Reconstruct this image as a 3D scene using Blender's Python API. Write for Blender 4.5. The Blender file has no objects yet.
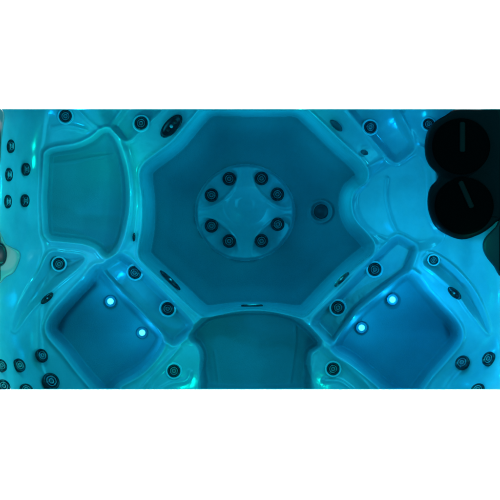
import bpy, bmesh, math, random
import numpy as np
from mathutils import Vector, Matrix
random.seed(4)
S = bpy.context.scene
C = S.collection
P = 2.3/500.0                       # metres per photo pixel at the waterline
def X(px): return (px-250.0)*P
def Y(py): return (250.0-py)*P

# ------------------------------------------------------------------ camera
cam = bpy.data.objects.new('camera', bpy.data.cameras.new('camera'))
C.objects.link(cam)
cam.location = (0, 0, 60); cam.data.sensor_width = 36
cam.data.lens = 36*60/2.3
cam.data.dof.use_dof = True; cam.data.dof.focus_distance = 65; cam.data.dof.aperture_fstop = 24
cam.data.clip_start = 1; cam.data.clip_end = 500
S.camera = cam
# ------------------------------------------------------------------ world
w = bpy.data.worlds.new('World'); S.world = w; w.use_nodes = True
w.node_tree.nodes['Background'].inputs[0].default_value = (0.05, 0.35, 0.5, 1)
w.node_tree.nodes['Background'].inputs[1].default_value = 0.06
S.view_settings.view_transform = 'Standard'; S.view_settings.look = 'None'
S.view_settings.exposure = 0.1; S.view_settings.gamma = 1
S.cycles.use_denoising = True
S.cycles.max_bounces = 8
S.cycles.volume_bounces = 0
S.cycles.transparent_max_bounces = 12
# ------------------------------------------------------------------ lamps
def lamp(name, kind, loc, target, energy, col, size=0.1, size_y=None, spot=None, blend=0.6):
    d = bpy.data.lights.new(name, kind); d.energy = energy; d.color = col
    if kind == 'AREA':
        d.shape = 'RECTANGLE'; d.size = size; d.size_y = size_y or size
    else:
        d.shadow_soft_size = size
    if kind == 'SPOT':
        d.spot_size = math.radians(spot); d.spot_blend = blend
    o = bpy.data.objects.new(name, d); C.objects.link(o); o.location = loc
    o.rotation_euler = (Vector(target)-Vector(loc)).to_track_quat('-Z', 'Y').to_euler()
    return o
CY = (0.02, 0.75, 1.0); GR = (0.03, 0.80, 0.80); BL = (0.02, 0.60, 1.0)
lamp('lamp_left', 'AREA', (-2.6, 0.5, 1.5), (-0.4, 0, -0.4), 16, BL, 1.3, 1.1)  # unseen lamps added around and above for fill and ridge highlights
lamp('lamp_left_small', 'AREA', (-2.2, -1.2, 1.1), (-0.4, 0, -0.4), 26, BL, 0.2, 0.2)
lamp('lamp_right', 'AREA', (2.4, -1.0, 1.5), (0.4, -0.1, -0.4), 16, GR, 1.3, 1.1)
lamp('lamp_right_small', 'AREA', (2.0, 1.3, 1.1), (0.4, 0, -0.4), 26, GR, 0.2, 0.2)
lamp('lamp_back', 'AREA', (0.3, 2.6, 1.5), (0, 0, -0.5), 17, CY, 1.3, 0.9)
lamp('lamp_front', 'AREA', (-0.3, -2.6, 1.5), (0, 0, -0.5), 17, CY, 1.3, 0.9)
lamp('top_fill', 'AREA', (0.9, 0.0, 2.3), (0.15, 0, 0), 14, CY, 0.9, 0.9)
lamp('top_fill', 'AREA', (-0.9, 0.1, 2.3), (-0.15, 0, 0), 6, CY, 0.9, 0.9)
lamp('lamp_front_small', 'AREA', (0.5, -2.1, 1.2), (0, 0, -0.4), 24, CY, 0.2, 0.2)
lamp('lamp_back_small', 'AREA', (-0.5, 2.1, 1.2), (0, 0, -0.4), 24, CY, 0.2, 0.2)
# unseen spots added as the footwell's light, thrown outward at its walls
for k in range(6):
    a = math.radians(60*k+30)
    lamp('footwell_fill', 'SPOT', (X(253), Y(189), -0.44), (X(253)+math.cos(a), Y(189)+math.sin(a), -0.47), 8.0, (0.0, 0.78, 0.95), 0.0, spot=105, blend=1.0)
lamp('plate_fill', 'SPOT', (X(4), Y(258), 0.40), (X(4), Y(258), 0), 0.42, (1.0, 0.86, 0.82), 0.0, spot=19, blend=0.4)  # unseen spots added above the left plates to light them whiter
lamp('plate_fill', 'SPOT', (X(-6), Y(126), 0.40), (X(-6), Y(126), 0), 0.9, (1.0, 0.85, 0.78), 0.0, spot=13, blend=0.4)
# unseen lamps added over the shell to tint it in green and blue patches
GN = (0.0, 1.0, 0.62); DB = (0.0, 0.42, 1.0)
for px, py, z, e, c in ((112, 160, -0.14, 1.0, GN), (10, 296, 0.28, 1.5, GN), (186, 384, 0.16, 1.2, GN), (324, 386, 0.16, 0.8, GN),
                        (474, 244, 0.08, 0.35, GN), (300, 118, -0.15, 0.35, GN), 
                        (118, 275, -0.05, 0.9, DB), (410, 300, -0.18, 1.3, DB), (470, 350, 0.22, 1.6, DB), (395, 122, -0.05, 0.8, DB),
                        (352, 225, 0.0, 0.4, DB), (430, 235, 0.0, 0.6, DB), (452, 296, 0.0, 0.8, DB), (185, 340, -0.1, 0.25, GN), (145, 205, -0.2, 0.25, GN), (40, 235, 0.15, 0.5, GN), (80, 112, 0.0, 0.4, DB)):
    lamp('tint_lamp', 'POINT', (X(px), Y(py), z), (0, 0, -1), e*1.35, c, 0.0).data.specular_factor = 0.15
for px, py, z in ((18, 119, 0.10), (13, 229, 0.10), (17, 280, 0.10), (398, 128, -0.12), (97, 252, -0.16), (425, 114, -0.16)):  # unseen lamps added to put small highlights on the shell
    lamp('glint_lamp', 'POINT', (X(px), Y(py), z), (0, 0, -1), 0.09, (0.45, 1.0, 0.95) if px < 300 else (0.0, 0.6, 1.0), 0.0)
lamp('glint_lamp', 'POINT', (X(254), Y(184), -0.60), (0, 0, -1), 0.035, (0.1, 1.0, 0.65), 0.0).data.specular_factor = 0  # added for a soft green glow on the turret, without a highlight
# lamps added below the footwell to whiten the backdrop sheet under the cut-away tub
for sy in (-1, 1):
    lamp('backdrop_lamp', 'AREA', (0, sy*1.35, -1.0), (0, sy*1.35, -1.8), 420, (1, 1, 1), 3.6, 0.12)

# ------------------------------------------------------------------ materials
def mat(name, col, rough=0.4, metal=0.0, spec=0.5, coat=0.0, var=0.0, bump=0.0, bscale=60, emit=None):
    m = bpy.data.materials.new(name); m.use_nodes = True
    nt = m.node_tree; b = nt.nodes['Principled BSDF']
    b.inputs['Base Color'].default_value = (*col, 1)
    b.inputs['Roughness'].default_value = rough
    b.inputs['Metallic'].default_value = metal
    b.inputs['Specular IOR Level'].default_value = spec
    b.inputs['Coat Weight'].default_value = coat
    tc = nt.nodes.new('ShaderNodeTexCoord')
    if var:
        n = nt.nodes.new('ShaderNodeTexNoise'); n.inputs['Scale'].default_value = 5; n.inputs['Detail'].default_value = 11; n.inputs['Roughness'].default_value = 0.62
        r = nt.nodes.new('ShaderNodeMixRGB')
        r.inputs[1].default_value = (*[c*(1-var) for c in col], 1)
        r.inputs[2].default_value = (*[min(1, c*(1+var)) for c in col], 1)
        nt.links.new(tc.outputs['Object'], n.inputs['Vector'])
        nt.links.new(n.outputs['Fac'], r.inputs[0]); nt.links.new(r.outputs[0], b.inputs['Base Color'])
    if bump:
        n2 = nt.nodes.new('ShaderNodeTexNoise'); n2.inputs['Scale'].default_value = bscale; n2.inputs['Detail'].default_value = 3
        bp = nt.nodes.new('ShaderNodeBump'); bp.inputs['Strength'].default_value = bump; bp.inputs['Distance'].default_value = 0.004
        nt.links.new(tc.outputs['Object'], n2.inputs['Vector'])
        nt.links.new(n2.outputs['Fac'], bp.inputs['Height']); nt.links.new(bp.outputs[0], b.inputs['Normal'])
    if emit:
        b.inputs['Emission Color'].default_value = (*emit[0], 1); b.inputs['Emission Strength'].default_value = emit[1]
    return m
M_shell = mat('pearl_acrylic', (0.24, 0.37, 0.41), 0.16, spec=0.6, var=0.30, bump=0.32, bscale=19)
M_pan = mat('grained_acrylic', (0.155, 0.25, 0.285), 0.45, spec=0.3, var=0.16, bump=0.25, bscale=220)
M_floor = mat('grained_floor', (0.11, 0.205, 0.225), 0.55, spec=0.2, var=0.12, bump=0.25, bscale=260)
M_white = mat('white_sheet', (0.95, 0.95, 0.95), 0.9, spec=0.0)
M_side = mat('foam_side', (0.55, 0.6, 0.6), 0.8)
M_black = mat('black_plastic', (0.004, 0.006, 0.008), 0.3, spec=0.35)
M_jet = mat('smoked_jet_plastic', (0.003, 0.009, 0.014), 0.2, spec=0.4)
M_halo = mat('jet_seat_ring', (0.28, 0.5, 0.56), 0.2, spec=0.6)
M_vane = mat('dark_vane', (0.01, 0.015, 0.02), 0.5)
M_cover = mat('drain_plastic', (0.003, 0.018, 0.028), 0.4)
M_smudge = mat('tinted_insert', (0.012, 0.04, 0.055), 0.4)
M_chrome = mat('jet_chrome', (0.32, 0.36, 0.38), 0.3, metal=1.0)
M_dark = mat('dark_housing', (0.0008, 0.002, 0.003), 0.6, spec=0.05)
M_lid = mat('lid_plastic', (0.0008, 0.0008, 0.0009), 0.7, spec=0.0, bump=0.05)
M_bar = mat('worn_grey_bar', (0.006, 0.0045, 0.0045), 0.7, spec=0.05, var=0.3)
M_grey = mat('grey_plate', (0.24, 0.17, 0.16), 0.35, spec=0.5, var=0.15)
M_slate = mat('slate_plate', (0.012, 0.011, 0.014), 0.6, spec=0.12, var=0.25)
M_led = mat('led_lens', (0.6, 0.9, 1.0), 0.2, emit=((0.10, 0.70, 1.0), 3.0))
M_glow = mat('pale_lens', (0.7, 0.9, 0.9), 0.2, emit=((0.45, 0.95, 0.9), 1.6))
M_bezel = mat('led_bezel', (0.015, 0.06, 0.12), 0.3, spec=0.4)

# ------------------------------------------------------------------ height field of the shell
ST = 0.5
gx = np.arange(-1.0, 501.01, ST); gy = np.arange(109.0, 389.6, ST)
GX, GY = np.meshgrid(gx, gy)
def smooth(t): t = np.clip(t, 0, 1); return t*t*(3-2*t)
def catmull(pts, closed=True, n=5):
    pts = [np.array(p, float) for p in pts]; out = []
    N = len(pts); rng = range(N) if closed else range(N-1)
    for i in rng:
        if closed: p0, p1, p2, p3 = pts[i-1], pts[i], pts[(i+1) % N], pts[(i+2) % N]
        else: p0, p1, p2, p3 = pts[max(i-1, 0)], pts[i], pts[i+1], pts[min(i+2, N-1)]
        for k in range(n):
            t = k/n
            out.append(0.5*((2*p1)+(-p0+p2)*t+(2*p0-5*p1+4*p2-p3)*t*t+(-p0+3*p1-3*p2+p3)*t**3))
    if not closed: out.append(pts[-1])
    return np.array(out)
def sdf(poly, closed=True, margin=30):
    """signed distance in pixels, positive inside; far away = -margin"""
    D = np.full(GX.shape, -float(margin))
    x0, y0 = poly.min(0)-margin; x1, y1 = poly.max(0)+margin
    i0, i1 = np.searchsorted(gx, [x0, x1]); j0, j1 = np.searchsorted(gy, [y0, y1])
    if i0 >= i1 or j0 >= j1: return D
    x = GX[j0:j1, i0:i1]; y = GY[j0:j1, i0:i1]
    d2 = np.full(x.shape, 1e9); ins = np.zeros(x.shape, bool)
    N = len(poly)
    for i in range(N if closed else N-1):
        ax, ay = poly[i]; bx, by = poly[(i+1) % N]
        ex, ey = bx-ax, by-ay; L = ex*ex+ey*ey
        if L < 1e-9: continue
        t = np.clip(((x-ax)*ex+(y-ay)*ey)/L, 0, 1)
        d2 = np.minimum(d2, (x-ax-t*ex)**2+(y-ay-t*ey)**2)
        if closed and ay != by:
            c = ((ay > y) != (by > y)) & (x < ex*(y-ay)/(by-ay)+ax)
            ins ^= c
    d = np.sqrt(d2)
    D[j0:j1, i0:i1] = np.where(ins, d, -d) if closed else -d
    return D
def blur(A, s):
    s = s/ST; r = int(3*s)+1
    k = np.exp(-0.5*(np.arange(-r, r+1)/s)**2); k /= k.sum()
    B = np.pad(A, r, mode='edge')
    B = sum(k[i]*B[:, i:i+A.shape[1]] for i in range(2*r+1))
    return sum(k[i]*B[i:i+A.shape[0], :] for i in range(2*r+1))
def bump_line(H, pts, amp, wd, closed=False):
    d = sdf(catmull(pts, closed), closed, margin=int(4*wd)+3)
    return H + amp*np.exp(-(d/wd)**2)
def lin(a, b, va, vb, field):
    return va+(vb-va)*np.clip((field-a)/(b-a), 0, 1)

masks = {}
# backrests and shoulders
H = np.full(GX.shape, -0.24)
H = -0.30 + 0.25*(np.clip(48-GX, 0, 50)/48)**2                               # left backrest climbs to the rim
right = -0.28 + 0.15*(np.clip(GX-430, 0, 75)/70)**2
H = np.where(GX > 250, right, H)
# bottom corners climb to the rim
for cx, s in ((0, 1), (500, -1)):
    dd = ((GX-cx)*s + (392-GY))                                # along the corner diagonal
    H = H + 0.20*smooth((62-dd)/62)
H = H + 0.05*smooth((150-GY)/40)*smooth((70-GX)/70)
H = blur(H, 4)

def carve(H, name, pts, level, wo, wi, lip=0.0, lw=1.6, n=5, linear=False):
    poly = catmull(pts, True, n)
    d = sdf(poly, True)
    t = np.clip((d+wo)/(wo+wi), 0, 1)
    if not linear: t = smooth(t)
    lv = level(GX, GY) if callable(level) else level
    H = H*(1-t)+lv*t
    if lip: H = H + lip*np.exp(-((d+wo)/lw)**2)
    if name: masks[name] = d
    return H

def straight(pts, r=0.16):
    """polygon with nearly straight sides and small rounded corners for catmull"""
    out = []
    N = len(pts)
    for i in range(N):
        p = np.array(pts[i], float); a = np.array(pts[i-1], float); b = np.array(pts[(i+1) % N], float)
        out += [p+(a-p)*r, p+(a-p)*r*0.25+(b-p)*r*0.25, p+(b-p)*r]
    return out

# big plateau round the footwell (arm-rests between the seats)
plate = [(128, 96), (113, 124), (126, 150), (131, 180), (131, 215), (127, 243), (116, 256), (152, 292), (192, 332),
         (206, 318), (232, 311), (262, 309), (287, 312), (314, 326), (352, 292), (388, 262), (400, 240), (392, 214), (386, 190),
         (394, 168), (412, 147), (392, 118), (378, 96)]
H = carve(H, None, plate, -0.34, 10, 6)

# right cool-down seat: a shallow saddle that reaches the footwell
H = carve(H, 'seat_right', [(352, 190), (364, 176), (392, 160), (418, 150), (430, 165), (432, 190), (432, 215), (440, 236), (424, 246), (400, 246), (384, 240), (366, 238), (353, 222), (349, 206)],
          lambda x, y: -0.40+0.0012*(x-350), 5, 6, 0.004, 1.6)

H = bump_line(H, [(388, 178), (387, 192), (389, 208), (393, 222), (399, 234)], 0.0028, 1.6)
H = bump_line(H, [(362, 184), (356, 196), (357, 210), (364, 224), (378, 236), (392, 244)], 0.005, 2.2)
# left seat
H = carve(H, 'seat_left', [(48, 160), (49, 154), (58, 151), (76, 148), (92, 141), (104, 132), (112, 136), (119, 152), (124, 176), (125, 204),
                  (121, 230), (115, 246), (106, 254), (98, 246), (84, 240), (60, 237), (49, 234), (47, 222), (46, 200), (47, 180)],
          lambda x, y: -0.41-0.0004*(x-48)+0.035*smooth((154-y)/18)+0.03*smooth((x-104)/14)*smooth((175-y)/30), 5, 4, 0.012, 2.4)
H = bump_line(H, [(50, 163), (70, 161), (92, 157), (112, 154)], 0.004, 1.8)
H = bump_line(H, [(50, 243), (62, 242), (76, 243), (92, 247)], 0.006, 3.0)
H = bump_line(H, [(52, 127), (66, 125), (84, 129)], 0.005, 2.2)
H = bump_line(H, [(75, 107), (86, 118), (98, 128), (106, 131)], 0.006, 2.0)
H = bump_line(H, [(118, 244), (126, 222), (129, 196), (127, 170), (120, 148), (110, 132)], 0.012, 2.4)

# the two diamond seats
SBL = [(100, 268), (120, 290), (144, 316), (160, 334), (160, 345), (150, 360), (136, 373), (118, 383), (104, 394), (84, 375),
       (66, 352), (50, 332), (54, 317), (68, 300), (84, 283)]
SBR = [(408, 274), (426, 292), (442, 310), (456, 326), (458, 340), (446, 356), (430, 374), (412, 396), (392, 392), (372, 376), (352, 360), (336, 350), (337, 342), (347, 327), (361, 312), (381, 295)]
H = carve(H, 'seat_bl', SBL, lambda x, y: -0.55+0.08*smooth((335-y)/60), 5, 7, 0.012, 2.2)
H = carve(H, 'seat_br', SBR, lambda x, y: -0.55+0.08*smooth((335-y)/60), 5, 7, 0.012, 2.2)
# thigh hollows in them
H = bump_line(H, [(54, 330), (60, 316), (76, 298), (90, 284)], -0.030, 4.5)
H = bump_line(H, [(420, 280), (434, 298), (448, 316), (455, 336)], -0.030, 4.0)
H = bump_line(H, [(160, 341), (156, 352), (146, 364), (130, 376), (108, 389)], 0.011, 2.1)
H = bump_line(H, [(340, 350), (356, 366), (376, 380), (394, 388)], 0.005, 1.6)
H = bump_line(H, [(428, 290), (440, 302), (452, 322)], 0.010, 2.0)
H = bump_line(H, [(344, 366), (362, 380), (376, 392)], -0.014, 5)

# jet ledges
H = carve(H, 'ledge_bl', straight([(122, 255), (193, 327), (172, 345), (99, 270)]), -0.45, 4, 4, 0.011, 2.1)
H = carve(H, 'ledge_br', straight([(398, 238), (416, 248), (408, 271), (379, 292), (356, 311), (333, 344), (313, 323), (360, 276)]), -0.45, 4, 4, 0.011, 2.1)
H = carve(H, 'ledge_tl', straight([(113, 126), (127, 138), (166, 100), (136, 96)]), -0.36, 4, 3, 0.011, 2.1)
H = carve(H, 'ledge_tr', straight([(390, 100), (413, 147), (396, 160), (345, 100)]), -0.36, 4, 3, 0.011, 2.1)

# bottom seat
H = carve(H, 'seat_bottom', [(192, 336), (203, 323), (214, 317), (240, 313.5), (264, 313), (283, 316), (300, 324), (318, 343), (309, 352), (307, 366), (308, 400),
                  (205, 400), (204, 360), (200, 346)],
          lambda x, y: -0.48-0.00012*(x-250)**2/20, 5, 3, 0.011, 2.1)
H = bump_line(H, [(295, 318), (296, 340), (293, 365), (290, 388)], 0.004, 1.4)
H = bump_line(H, [(214, 352), (217, 372), (219, 392)], 0.003, 1.4)
H = bump_line(H, [(206, 389), (250, 391), (308, 389)], 0.03, 3.0)

# pods of the bottom corners
H = carve(H, None, [(184, 344), (193, 341), (199, 347), (202, 360), (203, 396), (158, 400), (152, 386), (168, 366)], -0.30, 2, 6, 0.005, 1.5)
H = carve(H, None, [(322, 346), (313, 350), (309, 362), (310, 396), (360, 400), (368, 388), (345, 366)], -0.30, 2, 6, 0.005, 1.5)
H = bump_line(H, [(180, 348), (160, 368), (139, 391)], 0.011, 2.1)
H = bump_line(H, [(325, 348), (348, 368), (374, 391)], 0.011, 2.1)
H = bump_line(H, [(160, 390), (172, 384), (186, 381), (190, 372)], 0.004, 2)
H = bump_line(H, [(325, 381), (340, 382), (352, 390)], 0.005, 2)

# crescents by the head-rests
CBL = [(14, 331), (16, 314), (27, 291), (39, 273), (49, 254), (64, 254), (82, 257), (78, 266), (54, 286), (32, 308)]
CBR = [(489, 333), (484, 312), (473, 290), (457, 271), (442, 259), (430, 254), (425, 263), (436, 272), (456, 290), (472, 312)]
for c in (CBL, CBR):
    dd = sdf(catmull(c), True)
    H = H - 0.045*smooth((dd+1.5)/9) + 0.010*np.exp(-((dd+1.5)/1.6)**2)
H = bump_line(H, [(0, 300), (18, 276), (34, 250), (14, 240)], 0.006, 5)

# footwell
FLOOR = [(200, 127), (206, 120), (213, 114.6), (228, 114.5), (255, 115), (280, 115), (295, 115.2), (304, 122), (330, 147), (355, 171), (353, 176), (345, 184), (340, 197),
         (341, 215), (348, 230), (362, 245.5), (360, 249), (340, 266), (320, 286), (303, 304), (298, 306), (276, 303.6), (253, 302.8), (230, 303.6), (210, 306), (204, 304),
         (190, 291), (170, 272), (152, 255), (150, 250), (153, 232), (154, 214), (153.5, 195), (151.5, 178), (153, 171), (166, 161), (182, 148)]
fp = catmull(FLOOR, True, 4)
dF = sdf(fp, True, 40)
wo = 12.0
wo = wo - 4.5*smooth((GY-290)/14)*smooth(1-np.abs(GX-253)/60)    # the wall below the bottom seat is narrower
wallD = -0.72
t = np.clip((dF+wo)/wo, 0, 1)
t = t**0.8
H = H*(1-t)+wallD*t
H = H + 0.009*np.exp(-((dF+wo+1.0)/2.0)**2)
masks['floor'] = dF
H = H - 0.012*smooth(dF/18)
H = blur(H, 0.5)

# turret in the middle of the footwell floor
tcx, tcy, trx, tr_y = 245, 212, 51, 49
rr = np.hypot((GX-tcx)/trx, (GY-tcy)/tr_y)
turret = 0.020*smooth((1.0-rr)/0.07)+0.03*smooth((1-rr)/0.8)
for sx, sy in ((-1, -1), (1, -1), (-1, 1), (1, 1)):
    px, py = tcx+sx*28, tcy+sy*26
    u = ((GX-px)*sx+(GY-py)*sy)/1.414; v = ((GX-px)*sx-(GY-py)*sy)/1.414
    e = np.hypot(u/13.5, v/27.0)
    turret = turret - 0.012*smooth((1.0-e)/0.25) + 0.003*np.exp(-((e-1.02)/0.09)**2)
turret = turret - 0.022*smooth((1-np.hypot((GX-245)/23, (GY-205)/21))/0.7)
H = H + turret*(rr < 1)
masks['turret'] = (1-rr)*50
# drain dish
dr = np.hypot(GX-322, GY-211)
H = H + 0.012*np.exp(-((dr-11)/1.6)**2) - 0.012*smooth((10-dr)/3)
# rim at the left, above the left backrest
H = blur(H, 0.35)
# faint unevenness of a vacuum-formed sheet
ph = np.sin(GX*0.11+1.3*np.sin(GY*0.07))*np.cos(GY*0.093+np.sin(GX*0.05))
H = H + 0.0009*ph

GYd, GXd = np.gradient(H, ST*P)
NX, NY = -GXd, GYd
nl = np.sqrt(NX**2+NY**2+1); NX, NY, NZ = NX/nl, NY/nl, 1/nl
Hb = blur(H, 2.5)
gyb, gxb = np.gradient(Hb, ST*P)
def hz(px, py):
    i = int(np.clip(round((px-gx[0])/ST), 0, len(gx)-1)); j = int(np.clip(round((py-gy[0])/ST), 0, len(gy)-1))
    n = Vector((-gxb[j, i], gyb[j, i], 1)).normalized()
    return H[j, i], n

# ------------------------------------------------------------------ objects
def tag(o, label=None, cat=None, group=None, kind=None):
    for k, v in (('label', label), ('category', cat), ('group', group), ('kind', kind)):
        if v: o[k] = v
    return o
def link(name, me, parent=None, m=None, loc=None, rot=None):
    o = bpy.data.objects.new(name, me); C.objects.link(o)
    if m and me and not me.materials: me.materials.append(m)
    if loc is not None: o.location = loc
    if rot is not None: o.rotation_mode = 'QUATERNION'; o.rotation_quaternion = rot
    o.parent = parent
    return o

tub = bpy.data.objects.new('hot_tub', None); C.objects.link(tub)
tub.location = (0, 0, 0)
tag(tub, 'turquoise lit acrylic hot tub seen from above with moulded seats and footwell', 'hot tub')

NXg, NYg = len(gx), len(gy)
cell = np.zeros((NYg-1, NXg-1), int)
names = ['shell']
def cellmask(a): return (a[:-1, :-1]+a[1:, 1:]+a[:-1, 1:]+a[1:, :-1])/4 > 0
for nm, key, lab in (('seat', 'seat_left', 'seat at the left with a squared pan'), ('seat', 'seat_right', 'bright shallow seat at the right beside the black lids'),
                ('seat', 'seat_bl', 'diamond seat at the lower left with two lit lamps'), ('seat', 'seat_br', 'diamond seat at the lower right with two lit lamps'),
                ('seat', 'seat_bottom', 'dark flat seat at the bottom middle'),
                ('jet_ledge', 'ledge_bl', None), ('jet_ledge', 'ledge_br', None), ('jet_ledge', 'ledge_tl', None), ('jet_ledge', 'ledge_tr', None),
                ('footwell_floor', 'floor', None), ('footwell_turret', 'turret', None)):
    mk = cellmask(masks[key])
    if key != 'floor' and key != 'turret': mk &= ~cellmask(masks['floor']+11)
    names.append((nm, lab)); cell[mk] = len(names)-1
VX = (GX-250)*P; VY = (250-GY)*P
idx = np.arange(NXg*NYg).reshape(NYg, NXg)
allco = np.stack([VX, VY, H], -1).reshape(-1, 3)
allno = np.stack([NX, NY, NZ], -1).reshape(-1, 3)
quads = np.stack([idx[:-1, :-1], idx[1:, :-1], idx[1:, 1:], idx[:-1, 1:]], -1)
for k, nm in enumerate(names):
    q = quads[cell == k].reshape(-1, 4)
    if not len(q): continue
    used, inv = np.unique(q, return_inverse=True); inv = inv.reshape(-1, 4)
    co = allco[used]; no = allno[used]
    lab = None
    if k: nm, lab = nm
    me = bpy.data.meshes.new(nm)
    me.vertices.add(len(co)); me.vertices.foreach_set('co', co.ravel().astype(np.float32))
    me.loops.add(inv.size); me.loops.foreach_set('vertex_index', inv.ravel().astype(np.int32))
    me.polygons.add(len(inv)); me.polygons.foreach_set('loop_start', np.arange(0, inv.size, 4, dtype=np.int32))
    me.update(calc_edges=True)
    me.polygons.foreach_set('use_smooth', np.ones(len(inv), bool))
    me.normals_split_custom_set_from_vertices(no.astype(np.float32))
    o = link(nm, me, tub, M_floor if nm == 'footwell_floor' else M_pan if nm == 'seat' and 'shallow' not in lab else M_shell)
    if lab: o['label'] = lab
# cut faces of the shell down to the sheet
BOT = -1.75
vs, fs = [], []
def strip(line):
    b = len(vs)
    for (x, y, z) in line: vs.append((x, y, z)); vs.append((x, y, BOT))
    for i in range(len(line)-1): fs.append((b+2*i, b+2*i+1, b+2*i+3, b+2*i+2))
strip(allco.reshape(NYg, NXg, 3)[0]); strip(allco.reshape(NYg, NXg, 3)[-1][::-1])
strip(allco.reshape(NYg, NXg, 3)[:, 0]); strip(allco.reshape(NYg, NXg, 3)[:, -1][::-1])
me = bpy.data.meshes.new('side_skirt'); me.from_pydata([tuple(map(float, v)) for v in vs], [], fs); me.update()
link('side_skirt', me, tub, M_side)

def lathe(profile, n=40, sx=1, sy=1):
    bm = bmesh.new(); rings = []
    for r, z in profile:
        if r < 1e-6: rings.append([bm.verts.new((0, 0, z))])
        else: rings.append([bm.verts.new((r*sx*math.cos(2*math.pi*i/n), r*sy*math.sin(2*math.pi*i/n), z)) for i in range(n)])
    for a, b in zip(rings, rings[1:]):
        for i in range(n):
            j = (i+1) % n
            if len(a) == 1: bm.faces.new((a[0], b[i], b[j]))
            elif len(b) == 1: bm.faces.new((a[i], b[0], a[j]))
            else: bm.faces.new((a[i], b[i], b[j], a[j]))
    bmesh.ops.recalc_face_normals(bm, faces=bm.faces)
    me = bpy.data.meshes.new('m'); bm.to_mesh(me); bm.free()
    for p in me.polygons: p.use_smooth = True
    return me
mm = P
def U(prof): return [(r*mm, z*mm) for r, z in prof]
# unit jet: outer black cup radius 6.5 px
me_cup = lathe(U([(6.9, -1.5), (6.9, 0.5), (6.3, 1.3), (5.5, 1.5), (5.0, 1.0), (4.5, 0.2), (3.9, -0.1), (3.6, -0.1), (0, -0.3)]), 40)
me_cup.name = 'jet'; me_cup.materials.append(M_jet)
me_halo = lathe(U([(9.0, -1.2), (8.9, 0.2), (8.3, 0.75), (7.6, 0.45), (6.9, 0.35), (6.6, 0.3)]), 40)
me_halo.name = 'seat_ring'; me_halo.materials.append(M_halo)
me_ring = lathe(U([(4.2, 0.1), (4.1, 1.0), (3.8, 1.3), (3.5, 1.0), (3.4, 0.2)]), 32)
me_ring.name = 'nozzle_ring'; me_ring.materials.append(M_chrome)
me_tip = lathe(U([(2.2, 0.1), (2.15, 1.0), (1.85, 1.3), (1.5, 1.0), (1.4, 0.2)]), 28)
me_tip.name = 'nozzle_rim'; me_tip.materials.append(M_chrome)
me_noz = lathe(U([(1.45, 0.1), (1.4, 0.35), (0, 0.4)]), 24)
me_noz.name = 'nozzle'; me_noz.materials.append(M_black)
bm = bmesh.new(); ring = []                                       # a three-armed spider across the cup
for k in range(3):
    a = k*2*math.pi/3
    for r, da in ((5.0, -0.10), (5.0, 0.10), (2.2, 0.25), (2.2, 2*math.pi/3-0.25)):
        ring.append(bm.verts.new((r*mm*math.cos(a+da), r*mm*math.sin(a+da), 0.25*mm)))
f = bm.faces.new(ring); ex = bmesh.ops.extrude_face_region(bm, geom=[f])
for v in ex['geom']:
    if isinstance(v, bmesh.types.BMVert): v.co.z += 0.5*mm
bmesh.ops.recalc_face_normals(bm, faces=bm.faces)
me_vane = bpy.data.meshes.new('vane'); bm.to_mesh(me_vane); bm.free(); me_vane.materials.append(M_vane)

def fit(px, py, n, rad, cap=11.0):
    """how far a disc of radius rad must be lifted off the shell to clear it"""
    z0, _ = hz(px, py); best = 0.0
    u = n.orthogonal().normalized(); v = n.cross(u)
    for f in (0.6, 1.0):
        for k in range(16):
            d = (u*math.cos(k*math.pi/8)+v*math.sin(k*math.pi/8))*rad*f*mm
            z, _ = hz(px+d.x/mm, py-d.y/mm)
            best = max(best, (z-z0-d.z)*n.z)
    return min(best/mm, cap)
def jet(px, py, s=1.0, halo=True, lift=0.6, normal=None, spin=None, label=None):
    z, n = hz(px, py)
    if normal is not None: n = Vector(normal).normalized()
    q = n.to_track_quat('Z', 'Y') @ Matrix.Rotation(spin if spin is not None else random.uniform(0, 6.28), 4, 'Z').to_quaternion()
    lift = lift+fit(px, py, n, (8.3 if halo else 6.7)*s)
    j = link('jet', me_cup, tub, loc=Vector((X(px), Y(py), z))+Vector((0, 0, lift*mm/n.z)), rot=q); j.scale = (s,)*3
    if label: j['label'] = label
    if halo: link('seat_ring', me_halo, j)
    link('nozzle_ring', me_ring, j); link('nozzle', me_noz, j); link('nozzle_rim', me_tip, j); link('vane', me_vane, j)
    return j
# turret
for px, py in ((229, 178), (261.6, 177.6), (211, 194.5), (277.7, 193.7), (211, 225.6), (278, 224), (229, 241), (261.6, 240.7)):
    z, n = hz(px, py)
    jet(px, py, 1.0, False, 0.8, normal=(n.x*0.4, n.y*0.4, 1))
# ledges and pods
for px, py, s in ((134, 272.5, 1.0), (167.3, 309, 1.0), (375.5, 269.5, 1.0), (338.5, 308, 1.0), (140.5, 122.5, 1.0), (371, 126.5, 0.95),
                  (173.5, 371.5, 0.95), (333.5, 369.5, 0.95), (64.5, 115.5, 0.95), (58, 264, 0.9), (434.5, 260, 0.72), (429.5, 123.5, 0.85)):
    z, n = hz(px, py)
    jet(px, py, s, True, 0.3, normal=(n.x*0.5, n.y*0.5, 1))
# backrests
for px, py, s, nn in ((10.5, 146, 1.0, (2.0, 0, 1)), (8.5, 174.5, 1.0, (2.0, 0, 1)), (7.5, 201.5, 1.0, (2.0, 0, 1)), (25.5, 169, .95, (1.6, 0, 1)), (24.5, 200.5, .95, (1.6, 0, 1)),
                      (41, 356, 1.05, (.8, .5, 1)), (19, 365.5, 1.05, (.8, .5, 1)), (1.5, 365.5, 1.0, (.8, .5, 1)), (50, 382, 1.35, (.5, .5, 1)), (4, 386, 1.1, (.6, .6, 1)),
                      (26, 389.5, 1.0, (.3, .8, 1)), (463, 363, 1.12, (-.5, .5, 1)), (489, 359, 1.12, (-.8, .5, 1)), (478, 389.5, 1.05, (-.4, .8, 1))):
    jet(px, py, s, False, 0.2, normal=nn)

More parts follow.
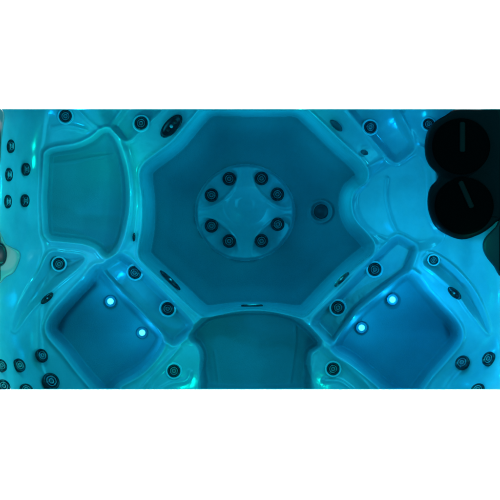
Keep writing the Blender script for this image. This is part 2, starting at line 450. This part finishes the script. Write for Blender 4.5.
# oval suction grilles and slots on steep walls
def grille(px, py, ln, wd, ang, name='suction_grille', parts=True, m=None):
    me = lathe(U([(1.0, -1), (1.0, 0.4), (0.86, 1.0), (0.72, 0.7), (0.6, 0.35), (0, 0.3)]), 40)
    for v in me.vertices: v.co.x *= ln; v.co.y *= wd
    me.name = name; me.materials.append(m or M_jet)
    z, n = hz(px, py)
    nn = Vector((n.x*0.5, n.y*0.5, n.z)).normalized()
    q = nn.to_track_quat('Z', 'Y')
    q = q.slerp(nn.to_track_quat('Z', 'Y'), 1)
    # spin so that the long side follows the wall
    d = Vector((math.cos(ang), math.sin(ang), 0)); d = (d-nn*d.dot(nn)).normalized()
    R = Matrix((d, nn.cross(d), nn)).transposed().to_quaternion()
    g = link(name, me, tub, loc=Vector((X(px), Y(py), z))+nn*2.6*mm, rot=R)
    if parts:
        for k in (-0.35, 0.0, 0.4):
            m2 = lathe(U([(0.16, 0.2), (0.15, 0.9), (0.08, 1.2), (0, 1.2)]), 16)
            for v in m2.vertices: v.co.x = v.co.x*ln*0.8+k*ln*mm; v.co.y *= wd*1.8
            m2.name = 'slot'; m2.materials.append(M_chrome if k == 0 else M_black)
            link('slot', m2, g)
    return g
R_ = math.radians
grille(168, 282, 14, 5, R_(-44))
grille(171, 125.5, 14.5, 7, R_(47))
grille(343.5, 281, 10, 3.2, R_(43))
grille(46, 298.5, 8, 3.2, R_(42))
grille(455.5, 293.5, 8.5, 4, R_(-42))
grille(133, 237, 4.5, 1.4, R_(88), 'wall_slot', False)
grille(336.5, 125, 8, 3.5, R_(-42), 'wall_slot', False, M_smudge)
grille(365, 152, 4, 2.6, R_(-20), 'wall_slot', False, M_smudge)
grille(252, 308.3, 11, 1.3, R_(0), 'wall_slot', False)

# drain
z, n = hz(322, 211)
d = link('drain', lathe(U([(12.3, -2), (12.0, 0.6), (11, 1.2), (9.6, 0.9), (8.2, 0.6), (7.2, 0.6)]), 48), tub, M_shell, loc=(X(322), Y(211), z))
link('drain_cover', lathe(U([(7.6, 0), (7.4, 1.0), (6.4, 1.4), (5.2, 1.3), (4.6, 1.0), (0, 0.9)]), 40), d, M_cover)

# lit lamps in the two diamond seats
for px, py in ((109.3, 301.7), (141.2, 333.4), (393.6, 300), (362.6, 328.4)):
    z, n = hz(px, py)
    b = link('underwater_light', lathe(U([(6.2, -1), (6.1, 0.4), (5.6, 0.8), (4.8, 0.6), (3.9, 0.3), (0, 0.2)]), 40), tub, M_bezel, loc=(X(px), Y(py), z+0.6*mm+fit(px, py, Vector((0, 0, 1)), 7.2)*mm))
    link('lens', lathe(U([(3.0, 0.2), (2.8, 1.2), (2.0, 1.9), (1.0, 2.2), (0, 2.3)]), 32), b, M_led)
    lamp('underwater_lamp', 'POINT', (X(px), Y(py), z+0.11), (0, 0, 0), 0.46, (0.0, 0.56, 1.0), 0.0)

# ------------------------------------------------------------------ corner plates, knob, filter housing
def slab(name, pts, z0, z1, m, parent, bev=0.008, n=5, dome=0.0, seg=4):
    poly = catmull(pts, True, n)
    bm = bmesh.new()
    vsb = [bm.verts.new((X(x), Y(y), z0)) for x, y in poly]
    f = bm.faces.new(vsb)
    r = bmesh.ops.extrude_face_region(bm, geom=[f])
    up = [e for e in r['geom'] if isinstance(e, bmesh.types.BMVert)]
    for v in up: v.co.z = z1
    bmesh.ops.recalc_face_normals(bm, faces=bm.faces)
    top = [e for e in bm.edges if all(abs(v.co.z-z1) < 1e-6 for v in e.verts)]
    bmesh.ops.bevel(bm, geom=top, offset=bev, segments=seg, affect='EDGES', profile=0.5)
    me = bpy.data.meshes.new(name); bm.to_mesh(me); bm.free()
    for p in me.polygons: p.use_smooth = len(p.vertices) < 6
    return link(name, me, parent, m)
g = slab('control_plate', [(-1.8, 109.5), (1.5, 109.5), (4.5, 116), (3, 128), (1.2, 145), (0.6, 160), (-1.8, 162)], -0.35, 0.02, M_grey, tub, 0.006)
g['label'] = 'narrow grey rim strip at the upper left edge'
g = slab('control_plate', [(-1.8, 234), (2, 236), (5, 243), (11, 247), (18.5, 251), (20, 257), (17, 266), (13, 273), (6, 277), (-1.8, 281)], -0.35, 0.015, M_grey, tub, 0.010)
g['label'] = 'pale grey plate carrying a black knob'
kme = lathe(U([(10.5, 0), (10.4, 4), (9.6, 5.4), (8, 5.8), (0, 5.6)]), 40)
for v in kme.vertices: v.co.x *= 0.62
k = link('knob', kme, g, M_black, loc=(X(-0.2), Y(254.5), 0.014))
rme = lathe(U([(12.0, 0), (11.9, 1.6), (11.2, 2.4), (10.3, 1.6), (10.2, 0)]), 40)
for v in rme.vertices: v.co.x *= 0.62
link('knob_collar', rme, g, M_jet, loc=(X(-0.2), Y(254.5), 0.014))
g = slab('control_plate', [(501.8, 221), (496, 227), (489, 234), (484, 241), (483.5, 249), (487, 257), (494, 266), (501.8, 274)], -0.35, 0.02, M_slate, tub, 0.012)
g['label'] = 'dark slate plate at the right edge'

hs = slab('filter_housing', [(456, 109.4), (446, 115), (436, 121), (428.5, 130), (425.6, 142), (426, 155), (430, 165), (438, 173.5), (437.5, 179.5), (431, 187), (428.3, 198),
        (429.5, 212), (436, 226.5), (448, 235), (462, 239.5), (476, 236), (487, 230), (496, 222), (501.6, 214), (501.6, 160), (501.6, 109.4), (480, 109.4)],
        -0.40, 0.01, M_dark, tub, 0.020, 4, seg=6)
def lid(px, py, rx, ry, bx, by, bl, ba, bw, label):
    t = bpy.data.objects.new('filter_lid', None); C.objects.link(t); t.location = (X(px), Y(py), 0.0105)
    tag(t, label, 'lid', 'black filter lids')
    me = lathe(U([(1.0, 0), (1.0, 5), (0.965, 6.6), (0.9, 7.0), (0.86, 6.4), (0.80, 6.0), (0.5, 6.3), (0, 6.4)]), 64)
    for v in me.vertices: v.co.x *= rx; v.co.y *= ry
    me.name = 'cover'; link('cover', me, t, M_lid)
    bm = bmesh.new(); r = bmesh.ops.create_cube(bm, size=1)
    bmesh.ops.scale(bm, vec=(bw*mm, bl*mm, 2.2*mm), verts=r['verts'])
    bmesh.ops.bevel(bm, geom=list(bm.edges), offset=0.9*mm, segments=3, affect='EDGES')
    me = bpy.data.meshes.new('handle'); bm.to_mesh(me); bm.free()
    h = link('handle', me, t, M_bar, loc=((bx-px)*mm, (py-by)*mm, 7.3*mm)); h.rotation_euler.z = ba
lid(461, 146.5, 29, 28.2, 462.3, 137, 30, 0.0, 5.5, 'black round filter lid with an upright grey handle, nearer the top corner')
lid(464, 206, 29.5, 28.6, 466, 194.5, 29, R_(24), 5.2, 'black round filter lid with a tilted grey handle, below the other lid')

for ya, yb in ((108.75, 109.4), (389.2, 389.85)):  # thin panels added to keep the backdrop's light out of the tub
    bm = bmesh.new(); r = bmesh.ops.create_cube(bm, size=1)
    for v in bm.verts:
        v.co.x = X(-1.8) if v.co.x < 0 else X(501.8); v.co.y = Y(ya) if v.co.y > 0 else Y(yb); v.co.z = BOT+0.001 if v.co.z < 0 else -0.012
    me = bpy.data.meshes.new('light_stop'); bm.to_mesh(me); bm.free(); link('light_stop', me, tub, M_halo)
# ------------------------------------------------------------------ water (absorbs light with depth) and the added white backdrop below
m = bpy.data.materials.new('tub_water'); m.use_nodes = True; nt = m.node_tree
nt.nodes.remove(nt.nodes['Principled BSDF'])
va = nt.nodes.new('ShaderNodeVolumeAbsorption'); va.inputs['Color'].default_value = (0.0, 0.62, 0.76, 1); va.inputs['Density'].default_value = 1.4
nt.links.new(va.outputs[0], nt.nodes['Material Output'].inputs['Volume'])
bm = bmesh.new(); bmesh.ops.create_cube(bm, size=1)
me = bpy.data.meshes.new('water'); bm.to_mesh(me); bm.free()
x0, x1, y0, y1, z0, z1 = X(-0.6), X(500.6), Y(389.1), Y(109.4), -1.0, -0.02
for v in me.vertices:
    v.co.x = x0 if v.co.x < 0 else x1; v.co.y = y0 if v.co.y < 0 else y1; v.co.z = z0 if v.co.z < 0 else z1
wt = link('water', me, None, m); tag(wt, 'clear still water filling the hot tub', kind='structure')

bm = bmesh.new(); bmesh.ops.create_grid(bm, x_segments=2, y_segments=2, size=6)
me = bpy.data.meshes.new('ground'); bm.to_mesh(me); bm.free()
gr = link('ground', me, None, M_white, loc=(0, 0, BOT)); tag(gr, 'plain white backdrop sheet added under the hot tub', kind='structure')

# everything ends at the cut faces of the tub
bpy.context.view_layer.update()
YT, YB = Y(109.35), Y(389.3)
for o in list(C.objects):
    if o.type != 'MESH' or o.name.startswith(('ground', 'water', 'shell', 'side_skirt', 'seat.', 'footwell', 'jet_ledge', 'light_stop')) or o.name == 'seat': continue
    ys = [(o.matrix_world @ v.co).y for v in o.data.vertices]
    for lim, sgn, hit in ((YT, 1, max(ys) > YT), (YB, -1, min(ys) < YB)):
        if not hit: continue
        me = o.data.copy(); bm = bmesh.new(); bm.from_mesh(me)
        inv = o.matrix_world.inverted()
        co = inv @ Vector((0, lim, 0)); nor = (o.matrix_world.to_3x3().transposed() @ Vector((0, sgn, 0))).normalized()
        bmesh.ops.bisect_plane(bm, geom=list(bm.verts)+list(bm.edges)+list(bm.faces), plane_co=co, plane_no=nor, clear_outer=True)
        if not bm.verts:
            bm.free(); bpy.data.objects.remove(o); break
        bm.to_mesh(me); bm.free(); o.data = me
